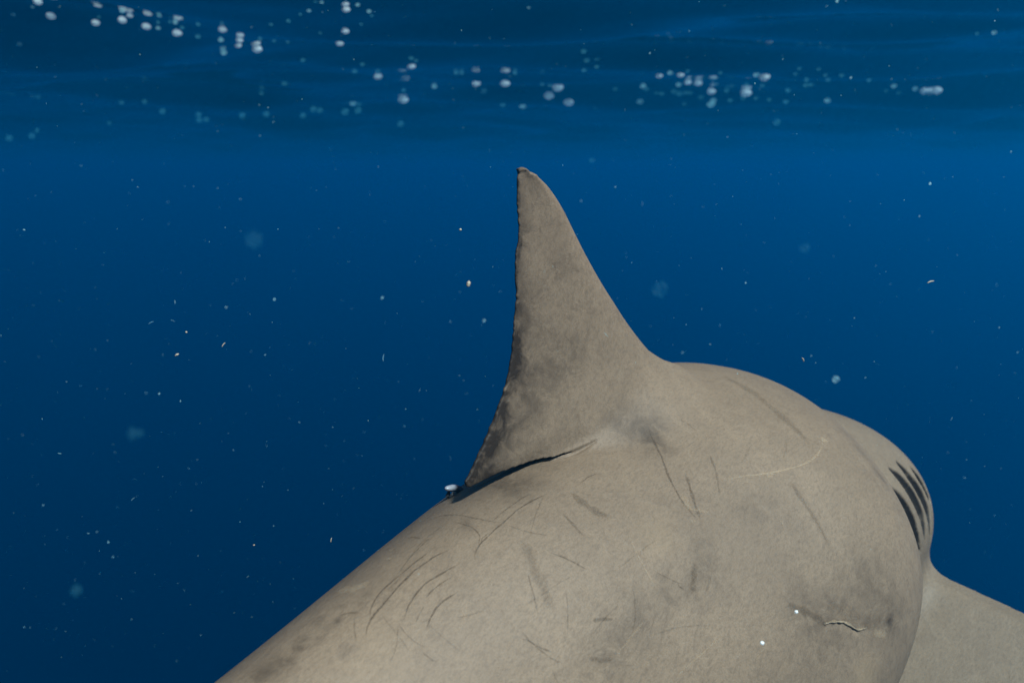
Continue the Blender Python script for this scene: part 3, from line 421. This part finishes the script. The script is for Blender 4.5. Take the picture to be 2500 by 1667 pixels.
FAINT = [[[[-0.5221,0.1377,-0.0699],[-0.5126,0.139,-0.0687],[-0.5029,0.1397,-0.067],[-0.4933,0.1396,-0.0647],[-0.4836,0.1388,-0.062]],0.001,0.20893876214022514,"dark"],[[[-0.6422,0.0296,-0.0355],[-0.6478,0.0357,-0.0374],[-0.6528,0.0415,-0.0396],[-0.6572,0.0472,-0.0422],[-0.661,0.0528,-0.045]],0.0016,0.32998981983159714,"dark"],[[[-0.4549,0.0923,-0.0282],[-0.4422,0.0862,-0.0242],[-0.4283,0.0799,-0.0207],[-0.4132,0.0735,-0.0178],[-0.3967,0.0668,-0.0154]],0.0014,0.30001370861994314,"dark"],[[[-0.3642,0.154,-0.0558],[-0.3708,0.1662,-0.0651],[-0.3762,0.1777,-0.0749],[-0.3804,0.1886,-0.085],[-0.3837,0.1989,-0.0956]],0.0018,0.3986235038784476,"pale"],[[[-0.4704,0.1469,-0.0658],[-0.4773,0.1527,-0.0723],[-0.4842,0.1579,-0.0788],[-0.4912,0.1627,-0.0853],[-0.4983,0.167,-0.0918]],0.0012,0.34379878736523883,"dark"],[[[-0.4254,0.2129,-0.1235],[-0.4194,0.2122,-0.1204],[-0.4135,0.2113,-0.1173],[-0.4075,0.2103,-0.1142],[-0.4014,0.2091,-0.111]],0.0016,0.21919046113177704,"dark"],[[[-0.5771,0.0969,-0.0517],[-0.5704,0.1003,-0.0525],[-0.5637,0.1036,-0.0532],[-0.5568,0.1069,-0.0539],[-0.5498,0.11,-0.0546]],0.0018,0.30764407571231356,"dark"],[[[-0.4047,0.1819,-0.0836],[-0.4112,0.189,-0.0918],[-0.4188,0.1949,-0.0999],[-0.4276,0.1994,-0.1074],[-0.4374,0.2028,-0.1146]],0.0016,0.3312660304124098,"dark"],[[[-0.6498,0.0832,-0.0591],[-0.642,0.0804,-0.0556],[-0.6345,0.0765,-0.0516],[-0.6277,0.0714,-0.0473],[-0.6214,0.0652,-0.0429]],0.0013,0.3803517602728491,"dark"],[[[-0.4204,0.2144,-0.1237],[-0.4036,0.2206,-0.1259],[-0.387,0.2277,-0.1294],[-0.371,0.2359,-0.1344],[-0.3557,0.2447,-0.1407]],0.0017,0.2805069286675741,"dark"],[[[-0.4743,0.1805,-0.0994],[-0.4643,0.1808,-0.0969],[-0.454,0.1815,-0.0948],[-0.4433,0.1826,-0.0931],[-0.4323,0.184,-0.0918]],0.0016,0.23791983816136417,"dark"],[[[-0.6222,0.0939,-0.0601],[-0.6212,0.0976,-0.0624],[-0.62,0.1012,-0.0648],[-0.6184,0.1047,-0.0672],[-0.6167,0.1081,-0.0695]],0.0018,0.34083885571779293,"dark"],[[[-0.62,0.0647,-0.0424],[-0.622,0.073,-0.047],[-0.6219,0.081,-0.0515],[-0.6196,0.0887,-0.0559],[-0.6157,0.0959,-0.0599]],0.0011,0.3892117621834247,"dark"],[[[-0.4623,0.2141,-0.1396],[-0.4464,0.2192,-0.1407],[-0.4303,0.2237,-0.1407],[-0.414,0.2274,-0.1393],[-0.3976,0.2302,-0.1367]],0.0014,0.21422810355786231,"pale"],[[[-0.6003,0.0844,-0.0489],[-0.5997,0.0928,-0.054],[-0.5984,0.1008,-0.0593],[-0.5963,0.1085,-0.0646],[-0.5937,0.116,-0.0699]],0.0018,0.22087389454150008,"dark"],[[[-0.5188,0.13,-0.0627],[-0.5028,0.1329,-0.0614],[-0.4863,0.1362,-0.0605],[-0.4694,0.1398,-0.0599],[-0.4521,0.1436,-0.0597]],0.0014,0.2450867491597114,"dark"],[[[-0.4577,0.213,-0.1359],[-0.4502,0.2156,-0.1368],[-0.4425,0.2179,-0.1371],[-0.4348,0.2199,-0.1368],[-0.4271,0.2215,-0.136]],0.0018,0.20561613202295415,"pale"],[[[-0.5874,0.1058,-0.0603],[-0.5797,0.1038,-0.057],[-0.5722,0.1011,-0.0534],[-0.5649,0.0976,-0.0495],[-0.5579,0.0934,-0.0454]],0.0015,0.221024699301455,"pale"],[[[-0.5347,0.1398,-0.0751],[-0.5328,0.1493,-0.0836],[-0.5294,0.1585,-0.0922],[-0.5244,0.1676,-0.1007],[-0.518,0.1764,-0.1091]],0.0019,0.3584332719006582,"dark"],[[[-0.4098,0.1657,-0.0704],[-0.3924,0.1677,-0.0692],[-0.3744,0.1701,-0.0686],[-0.3559,0.1729,-0.0684],[-0.3369,0.1762,-0.0686]],0.0012,0.3053613994879244,"dark"],[[[-0.3713,0.1886,-0.0834],[-0.3674,0.1954,-0.0889],[-0.3627,0.2021,-0.0942],[-0.3571,0.2087,-0.0994],[-0.3508,0.2151,-0.1045]],0.0012,0.41844318178295015,"dark"],[[[-0.5307,0.1712,-0.1072],[-0.5325,0.174,-0.1113],[-0.5333,0.177,-0.1155],[-0.5332,0.1803,-0.1199],[-0.5322,0.1837,-0.1242]],0.0012,0.37571801953118833,"dark"],[[[-0.6249,0.0466,-0.0362],[-0.6267,0.0585,-0.0409],[-0.6281,0.0693,-0.0463],[-0.6294,0.0793,-0.0521],[-0.6305,0.0886,-0.0583]],0.0015,0.23976287258172582,"dark"]]
scr_rng = np.random.RandomState(8)
def make_strip(pts, w, strength, kind):
    strength *= .62 if kind == 'dark' else .6
    w *= .52 if w < .005 else .9
    P = np.array(pts); P = P[np.r_[True, np.abs(np.diff(P, axis=0)).sum(1) > 1e-6]]
    if len(P) < 2: return
    d = np.r_[0, np.cumsum(np.linalg.norm(np.diff(P, axis=0), axis=1))]
    n = int(np.clip(d[-1] / .0035, 12, 110)); t = np.linspace(0, d[-1], n)
    Q = np.stack([pchip(t, d, P[:, k]) for k in range(3)], 1)
    wob = np.cumsum(scr_rng.randn(n, 3) * .00022, 0); wob -= np.linspace(0, 1, n)[:, None] * wob[-1]; Q = Q + wob
    n0 = grad(Q); tg = np.gradient(Q, axis=0); tg /= np.linalg.norm(tg, axis=1)[:, None]
    lat = np.cross(n0, tg); lat /= np.linalg.norm(lat, axis=1)[:, None]
    u = np.linspace(0, 1, n); end = np.clip(np.minimum(u, 1 - u) / .16, 0, 1)
    ww = w * (.45 + .55 * end) * (1 + .25 * np.sin(u * 17 + scr_rng.rand() * 6)) * (.9 if w > .004 else 1.15)
    rows = []; cov = []
    prof = ((-1, 0), (-.5, .75), (0, 1), (.5, .75), (1, 0))
    for q, c in prof:
        X = Q + lat * (ww * q)[:, None]
        for _ in range(3): X = X - grad(X) * solid(X)[:, None]
        rows.append(X + grad(X) * .0006); cov.append(c * strength * end ** .7)
    R_ = np.stack(rows, 1); k = len(prof); idx = np.arange(n * k).reshape(n, k)
    f = np.stack([idx[:-1, :-1], idx[1:, :-1], idx[1:, 1:], idx[:-1, 1:]], -1).reshape(-1, 4)
    o = mesh_obj('scratch' if kind == 'dark' else 'scar', R_.reshape(-1, 3) * MIR, f, M_DARK if kind == 'dark' else M_PALE, shark)
    a = o.data.attributes.new('cover', 'FLOAT', 'POINT'); a.data.foreach_set('value', np.stack(cov, 1).ravel().astype(np.float32))
for s in SCR: make_strip(*s)
for s in FAINT: make_strip(*s)

# the healed wound on the flank: a ragged raised lip of flesh
m, nt, out = new_mat('wound_flesh')
pb = N(nt, 'ShaderNodeBsdfPrincipled'); pb.inputs['Roughness'].default_value = .45
tc = N(nt, 'ShaderNodeTexCoord')
nt.links.new(mixc(nt, mapr(nt, noise(nt, tc.outputs['Object'], 120, 3), .35, .65, 0, 1), (.08, .06, .038), (.20, .15, .095)), pb.inputs['Base Color'])
nt.links.new(pb.outputs[0], out.inputs['Surface'])
def tube(name, path, radii, mat, parent, seg=10, squash=None):
    P = np.array(path); n = len(P); tg = np.gradient(P, axis=0); tg /= np.linalg.norm(tg, axis=1)[:, None]
    up = np.array([0, 0, 1.]); a = np.cross(tg, up); a /= np.linalg.norm(a, axis=1)[:, None] + 1e-9; b = np.cross(a, tg)
    sq = squash or (1, 1); ang = np.arange(seg) * 2 * np.pi / seg
    V = (P[:, None] + np.array(radii)[:, None, None] * (np.cos(ang)[None, :, None] * a[:, None] * sq[0] + np.sin(ang)[None, :, None] * b[:, None] * sq[1])).reshape(-1, 3)
    f = []
    for i in range(n - 1):
        for j in range(seg): f.append((i * seg + j, i * seg + (j + 1) % seg, (i + 1) * seg + (j + 1) % seg, (i + 1) * seg + j))
    f.append(tuple(range(seg))[::-1]); f.append(tuple((n - 1) * seg + j for j in range(seg)))
    return mesh_obj(name, V, f, mat, parent)
W = np.array(WOUND)
t = np.linspace(0, 1, 40); d = np.linspace(0, 1, len(W))
Q = np.stack([pchip(t, d, W[:, k]) for k in range(3)], 1)
Q += scr_rng.randn(40, 3) * .0005
for _ in range(3): Q -= grad(Q) * solid(Q)[:, None]
rr = (.0004 + .0009 * np.sin(np.pi * t) ** .7) * (1 + .3 * scr_rng.randn(40) * .6)
tube('wound', (Q + grad(Q) * .0002) * MIR, np.clip(rr, .0006, .005), m, shark)

# ------------------------------------------------------------------ the remora riding behind the dorsal fin
def simple_mat(name, rgb, rough=.5, trans=0.0, spec=.5):
    m, nt, out = new_mat(name)
    pb = N(nt, 'ShaderNodeBsdfPrincipled'); pb.inputs['Roughness'].default_value = rough; pb.inputs['Specular IOR Level'].default_value = spec
    tc = N(nt, 'ShaderNodeTexCoord')
    nf = mapr(nt, noise(nt, tc.outputs['Object'], 90, 3), .3, .7, 0, 1)
    nt.links.new(mixc(nt, nf, tuple(c * .82 for c in rgb), rgb), pb.inputs['Base Color'])
    if trans:
        tl = N(nt, 'ShaderNodeBsdfTranslucent'); tl.inputs[0].default_value = (*rgb, 1)
        mx = N(nt, 'ShaderNodeMixShader'); mx.inputs[0].default_value = trans
        nt.links.new(pb.outputs[0], mx.inputs[1]); nt.links.new(tl.outputs[0], mx.inputs[2]); nt.links.new(mx.outputs[0], out.inputs['Surface'])
    else: nt.links.new(pb.outputs[0], out.inputs['Surface'])
    return m
def pix(x, y, depth):                       # a point of the place given by its bearing and its distance ahead
    c, s = math.cos(PITCH), math.sin(PITCH)
    a, b = (x - 1250) / F * depth, (833.5 - y) / F * depth
    return np.array([a, c * depth + s * b, -s * depth + c * b])
REM = bpy.data.objects.new('remora', None); col.objects.link(REM)
tip = pix(1094, 1192, .955); root = pix(1180, 1183, 1.02)
ahead = (tip - root); ahead /= np.linalg.norm(ahead)
REM.location = tip
tag(REM, 'small remora peeking white-tipped over the back behind the dorsal fin', 'remora')
M_R = simple_mat('remora_skin', (.10, .085, .10), .45); M_RW = simple_mat('remora_white', (.20, .22, .25), .4); M_RD = simple_mat('remora_fin', (.015, .018, .02), .6)
k = np.array([0, .006, .014, .022, .032, .045, .06, .08])
pathb = np.array([-ahead * x + np.array([.02 * x, 0, -9 * max(0, x - .018) ** 1.5]) for x in k])
tube('body', pathb + 0, [.0030, .0044, .0049, .0055, .0062, .006, .0045, .002], M_R, REM, 14, (1, .8))
tube('snout', np.array([ahead * .0055, ahead * .0045, ahead * .002, -ahead * .002, -ahead * .009, -ahead * .013]), [.0005, .0022, .0036, .0044, .0050, .0050], M_RW, REM, 14, (1, .82))
for sgn in (-1, 1):
    side = np.cross(ahead, (0, 0, 1.)); side /= np.linalg.norm(side)
    b0 = -ahead * .006 + side * sgn * .003 + np.array([0, 0, -.004])
    P = np.array([b0, b0 + np.array([0, 0, -.006]) + ahead * .003, b0 + np.array([0, 0, -.013]) + ahead * .003, b0 + np.array([0, 0, -.018]) - ahead * .004])
    tube('pectoral_fin', P, [.002, .0045, .004, .001], M_RD, REM, 8, (.35, 1))

# ------------------------------------------------------------------ sun glints of the ripples, made as small pale blobs at the surface
GLINT = [(93.0,4.3,10.6,2),(79.7,15.9,6.4,1),(33.0,34.5,8.5,1),(124.9,38.3,11.7,2),(188.7,38.3,4.3,0),(47.8,107.9,7.4,1),(233.8,55.8,9.6,2),(241.8,41.5,7.4,0),(298.7,26.6,8.5,1),(317.8,37.2,8.5,2),(299.2,48.9,10.6,2),(357.7,63.8,11.7,2),(386.4,67.5,8.5,1),(386.4,54.7,7.4,0),(428.4,54.2,8.5,1),(432.6,80.3,11.7,2),(445.4,67.0,8.5,0),(415.6,53.1,7.4,0),(483.6,88.2,11.7,0),(484.2,59.5,8.5,0),(543.7,71.2,10.6,2),(542.1,55.8,7.4,0),(539.4,96.7,9.6,1),(546.3,128.1,10.6,1),(586.2,85.0,9.6,2),(584.6,98.3,8.5,2),(580.9,110.5,8.5,2),(627.1,119.6,11.7,2),(635.6,94.6,8.5,0),(662.2,59.5,7.4,0),(669.6,99.4,7.4,0),(703.1,101.0,8.5,0),(704.2,51.6,8.5,0),(733.4,34.0,7.4,0),(754.7,25.5,7.4,1),(785.5,4.3,7.4,1),(770.6,2.7,7.4,0),(843.4,9.6,9.6,2),(845.0,22.9,9.6,2),(873.2,11.7,7.4,1),(900.8,27.6,7.4,1),(907.7,37.2,7.4,0),(843.4,75.5,9.6,2),(829.1,105.2,9.6,2),(782.3,79.7,7.4,0),(739.8,146.7,9.6,0),(866.3,173.3,10.6,0),(885.4,156.2,9.6,0),(922.1,185.5,10.6,2),(923.7,173.8,9.6,0),(1004.5,161.6,9.6,2),(1004.5,141.9,9.6,0),(1016.2,147.7,8.5,0),(984.3,242.3,12.8,2),(985.9,220.6,9.6,0),(1060.3,211.5,8.5,1),(861.5,251.4,10.6,1),(842.4,273.7,14.9,0),(874.3,270.0,13.8,0),(765.3,266.8,12.8,0),(781.2,270.0,11.7,0),(739.8,282.7,11.7,0),(650.0,279.0,12.8,0),(638.8,226.9,10.6,0),(695.2,203.0,11.7,0),(591.5,282.2,12.8,0),(484.7,280.1,11.7,0),(486.3,293.4,11.7,0),(503.8,292.3,10.6,0),(396.5,272.1,12.8,0),(353.4,247.7,10.6,0),(297.1,249.3,10.6,0),(22.3,337.5,13.8,0),(77.6,332.2,12.8,0),(90.3,318.9,9.6,0),(1127.8,177.5,9.6,0),(1113.9,177.5,9.6,0),(1162.3,203.0,10.6,2),(1181.4,221.6,10.6,1),(1233.0,202.5,11.7,2),(1227.7,255.6,10.6,0),(977.9,302.9,12.8,0),(266.8,300.8,7.4,0),(882.2,58.5,6.4,0),(1290.9,17.5,6.4,1),(1324.4,205.1,8.5,0),(1343.0,207.3,8.5,0),(1361.6,212.6,13.8,2),(1340.3,232.8,12.8,2),(1388.2,249.8,11.7,2),(1276.6,258.3,10.6,1),(1425.4,124.9,11.7,0),(1433.4,146.2,12.8,0),(1457.3,143.5,9.6,0),(1457.3,162.6,9.6,0),(1426.4,171.1,9.6,0),(1258.0,178.0,9.6,0),(1502.4,216.8,9.6,0),(1570.5,209.9,9.6,1),(1579.5,217.9,9.6,0),(1562.5,247.1,11.7,1),(1609.3,183.4,9.0,2),(1636.4,177.0,9.0,1),(1660.8,182.3,9.0,2),(1679.4,172.7,8.5,0),(1657.1,205.7,9.6,1),(1678.9,200.4,9.0,2),(1704.4,201.4,10.6,2),(1616.7,228.5,9.6,0),(1603.4,225.9,8.5,0),(1645.9,223.2,11.7,0),(1659.2,227.5,13.8,0),(1675.2,225.9,10.6,0),(1685.8,225.9,10.6,0),(1736.3,222.7,10.6,2),(1712.4,236.5,12.8,0),(1741.6,244.5,10.6,1),(1736.3,254.0,13.8,1),(1671.4,252.4,10.6,0),(1774.6,221.1,10.6,0),(1783.1,244.5,10.6,0),(1759.1,177.0,8.5,0),(1729.9,161.6,7.4,0),(1824.0,206.2,9.6,0),(1821.3,225.9,13.8,2),(1814.9,239.2,10.6,0),(1846.3,181.8,9.6,1),(1866.5,187.1,12.8,2),(1862.2,208.3,9.6,0),(1846.3,239.2,9.6,0),(1878.7,242.9,9.6,0),(1919.6,247.7,11.7,0),(1925.0,219.5,11.7,0),(1952.1,166.9,8.5,0),(1942.5,180.7,7.4,0),(1970.1,194.0,9.6,0),(1968.5,207.3,11.7,0),(1980.8,206.2,9.6,0),(1999.4,167.9,8.5,0),(2015.3,183.4,8.5,0),(2022.2,194.0,9.6,0),(2055.2,183.4,9.6,0),(2020.6,245.0,10.6,1),(2122.7,195.0,9.6,0),(2182.7,209.4,9.6,1),(2194.4,225.9,9.6,0),(2164.1,220.6,8.5,0),(2234.8,216.3,9.6,1),(2257.1,221.1,11.7,2),(2270.4,221.6,11.7,2),(2286.4,220.0,12.8,2),(2427.2,79.7,7.4,1),(2386.3,81.8,7.4,0),(2450.0,204.1,9.6,0),(1896.8,299.2,13.8,0),(1444.0,391.7,8.5,0)]
def ico(sub):
    t = (1 + 5 ** .5) / 2
    v = [(-1, t, 0), (1, t, 0), (-1, -t, 0), (1, -t, 0), (0, -1, t), (0, 1, t), (0, -1, -t), (0, 1, -t), (t, 0, -1), (t, 0, 1), (-t, 0, -1), (-t, 0, 1)]
    f = [(0, 11, 5), (0, 5, 1), (0, 1, 7), (0, 7, 10), (0, 10, 11), (1, 5, 9), (5, 11, 4), (11, 10, 2), (10, 7, 6), (7, 1, 8), (3, 9, 4), (3, 4, 2), (3, 2, 6), (3, 6, 8), (3, 8, 9), (4, 9, 5), (2, 4, 11), (6, 2, 10), (8, 6, 7), (9, 8, 1)]
    v = [np.array(x) / np.linalg.norm(x) for x in v]
    for _ in range(sub):
        g = []; mid = {}
        def mp_(a, b):
            k = (min(a, b), max(a, b))
            if k not in mid: x = v[a] + v[b]; v.append(x / np.linalg.norm(x)); mid[k] = len(v) - 1
            return mid[k]
        for a, b, c in f:
            ab, bc, ca = mp_(a, b), mp_(b, c), mp_(c, a); g += [(a, ab, ca), (b, bc, ab), (c, ca, bc), (ab, bc, ca)]
        f = g
    return np.array(v), np.array(f)
iv, if_ = ico(2)
def fleck_mat(name, cover, rgb):
    m, nt, out = new_mat(name)
    df = N(nt, 'ShaderNodeBsdfDiffuse'); df.inputs[0].default_value = (*rgb, 1)
    tl = N(nt, 'ShaderNodeBsdfTranslucent'); tl.inputs[0].default_value = (*rgb, 1)
    gg = N(nt, 'ShaderNodeBsdfGlossy'); gg.inputs['Roughness'].default_value = .45
    m1 = N(nt, 'ShaderNodeMixShader'); m1.inputs[0].default_value = .5
    nt.links.new(df.outputs[0], m1.inputs[1]); nt.links.new(tl.outputs[0], m1.inputs[2])
    m2 = N(nt, 'ShaderNodeMixShader'); m2.inputs[0].default_value = .05
    nt.links.new(m1.outputs[0], m2.inputs[1]); nt.links.new(gg.outputs[0], m2.inputs[2])
    tr = N(nt, 'ShaderNodeBsdfTransparent'); m3 = N(nt, 'ShaderNodeMixShader'); m3.inputs[0].default_value = cover
    nt.links.new(tr.outputs[0], m3.inputs[1]); nt.links.new(m2.outputs[0], m3.inputs[2]); nt.links.new(m3.outputs[0], out.inputs['Surface'])
    return m
M_B = fleck_mat('glint_bead_bright', 1.0, (.92, .97, .97)); M_M = fleck_mat('glint_thin', .38, (.5, .92, .95)); M_F = fleck_mat('glint_faint', .11, (.2, .85, .95))
protos = {}
def place_glint(x, y, size, level, depth=None, group='sun glints shining under the rippled surface', label=None, stretch=1.3):
    if depth is None:                       # rests against the underside of the ripples, or hangs in the water when too far down
        q = np.linspace(2.0, 10.0, 900); p = pix(x, y, 1.0)[None] * q[:, None]
        up = np.where(p[:, 2] > SURF + wave_h(p[:, 0], p[:, 1]) + .04 * size / F * q)[0]
        depth = q[up[0]] if len(up) else 10.0
    if level not in protos:
        o = mesh_obj('glint', iv, if_, (M_F, M_M, M_B)[level]); protos[level] = o
    else:
        o = protos[level].copy(); col.objects.link(o)
    r = size * (.5, .60, .80)[level] / F * depth
    o.location = pix(x, y, depth); o.scale = (r * stretch, r, r * .95)
    tag(o, label or ('bright white sun bubble glinting under the water surface', 'pale thin sun bubble glinting near the water surface', 'faint teal sun bubble drifting below the water surface')[2 - level], 'glint', group + (' brightly', ' thinly', ' faintly')[2 - level])
    return o
def ordinal(k): return '%d%s' % (k, 'th' if 10 < k % 100 < 14 else {1: 'st', 2: 'nd', 3: 'rd'}.get(k % 10, 'th'))
ZONES = ((300, 'in the far left corner'), (560, 'in the left ripples'), (850, 'midway between left edge and fin tip'), (1180, 'just left above the fin tip'),
         (1480, 'right above the dorsal fin tip'), (1800, 'in the dense cluster right of the fin'), (2060, 'over the shark back'), (2600, 'in the far right ripples'))
zone_of = lambda x: next(n for lim, n in ZONES if x < lim)
LOOK = ('faint teal', 'pale thin', 'bright white')
seen = {}
for x, y, size, level in sorted(GLINT):
    k = (level, zone_of(x)); seen[k] = seen.get(k, 0) + 1
    place_glint(x, y, size, level, label='%s sun bubble %s, %s from left' % (LOOK[level], k[1], ordinal(seen[k])))
# ------------------------------------------------------------------ larger drifting flecks, each one its own
M_P = simple_mat('plankton', (.42, .38, .28), .5, .3); M_PT = fleck_mat('plankton_pale', .14, (.45, .9, .95)); M_PB = fleck_mat('plankton_blurred', .022, (.12, .75, .95))
FLECKS = [(1144, 693, 15, 10, 75, 0.8, 0, 'pale oblong plankton fleck floating left of the dorsal fin'), (1611, 707, 40, 38, 0, 0.5, 2, 'large blurred teal plankton blob right of the dorsal fin'), (546, 842, 14, 2.6, 52, 0.95, 0, 'thin straight cream plankton sliver in open water on the left'), (432, 866, 11, 5, 30, 0.9, 0, 'short oblong cream plankton fleck left of the thin straight sliver'), (455, 811, 5, 5, 0, 0.9, 0, 'small round cream plankton dot above the short oblong fleck'), (937, 873, 18, 3, 85, 1.0, 1, 'squiggly upright teal plankton strand between sliver and dorsal fin'), (369, 788, 14, 2, 25, 1.0, 1, 'faint curved plankton thread at mid height far left'), (2272, 689, 20, 3.4, 15, 0.9, 0, 'pinkish slanted plankton sliver in open water at the right'), (1960, 878, 13, 3.6, -60, 0.9, 0, 'short tilted plankton sliver above the right end of the back'), (2040, 926, 17, 16, 0, 0.6, 1, 'blurred whitish plankton blob above the back near the head'), (809, 1318, 12, 3, 80, 0.95, 0, 'thin upright plankton sliver above the lower left back'), (1124, 561, 7, 6, 0, 0.95, 0, 'tiny round pale plankton dot beside the upper dorsal fin'), (670, 731, 8, 7, 0, 0.85, 1, 'small soft plankton dot in the middle of the left water'), (1182, 783, 10, 10, 0, 0.7, 1, 'soft teal plankton dot just left of the mid dorsal fin'), (325, 1218, 12, 2, 40, 1.0, 1, 'faint slanted plankton thread in the lower left water'), (620, 1330, 5, 4, 0, 0.95, 0, 'tiny pale plankton dot above the scratched lower left back'), (1861, 1569, 11, 8, -25, 0.70, 3, 'tiny white bead of plankton drifting before the lower flank'), (1944, 1493, 9, 7, -20, 0.70, 3, 'smaller white bead of plankton drifting beside the flank wound'), (1964, 606, 26, 22, 0, 0.45, 2, 'blurred teal plankton blob above the back in open water'), (186, 1441, 30, 28, 0, 0.45, 2, 'blurred teal plankton blob low in the left corner water'), (330, 1058, 40, 38, 0, 0.4, 2, 'wide faint blurred plankton blob in the left water'), (620, 586, 40, 38, 0, 0.4, 2, 'wide faint blurred plankton blob upper left of the fin')]
for x, y, ln, wd, ang, dep, mat, label in FLECKS:
    s = dep / F; n = 9; u = np.linspace(-1, 1, n); bend = .18 if ln > wd * 3 else .03
    ca, sa = math.cos(math.radians(ang)), math.sin(math.radians(ang))
    pth = np.array([(q * ln / 2 * s * ca - bend * (1 - q * q) * ln / 2 * s * sa, .1 * q * ln * s, q * ln / 2 * s * sa + bend * (1 - q * q) * ln / 2 * s * ca) for q in u])
    rad = wd / 2 * s * np.sqrt(np.clip(1 - u * u, .02, 1)) * (1 + .2 * scr_rng.randn(n) * (wd > 4))
    o = tube('plankton_fleck', pth, rad, (M_P, M_PT, M_PB, M_B)[mat], None, 8); o.location = pix(x, y, dep)
    tag(o, label, 'plankton')

# ------------------------------------------------------------------ marine snow: uncountable tiny particles hanging in the water
rg = np.random.RandomState(21)
n = 4200
dd = .5 + 4.2 * rg.rand(n) ** .8
px = rg.uniform(-1.1, 1.1, n) * dd * .95; pz = rg.uniform(-.62, .42, n) * dd - .1
P = np.stack([px, dd, pz], 1); P = P[P[:, 2] < SURF - .18]
P = P[solid_c(loc(P)) > .012]; n = len(P)
ov, of = ico(0)
R_ = np.clip(np.exp(rg.randn(n) * .6) * .00030, .00016, .0015) * (.45 + .55 * np.clip(P[:, 1], .3, 2.6))
st = np.exp(rg.randn(n, 3) * .35); rod = rg.rand(n) < .12; st[rod, 0] *= 3.2; st[rod, 1:] *= .55
ang = rg.rand(n) * 6.28
vv = ov[None] * (st * R_[:, None])[:, None]
c, s = np.cos(ang)[:, None], np.sin(ang)[:, None]
vv = np.stack([vv[..., 0] * c - vv[..., 2] * s, vv[..., 1], vv[..., 0] * s + vv[..., 2] * c], -1) + P[:, None]
ff = (of[None] + (np.arange(n) * len(ov))[:, None, None]).reshape(-1, 3)
snow = mesh_obj('marine_snow', vv.reshape(-1, 3), ff, fleck_mat('marine_snow', .34, (.5, .9, .9)))
tag(snow, kind='stuff')
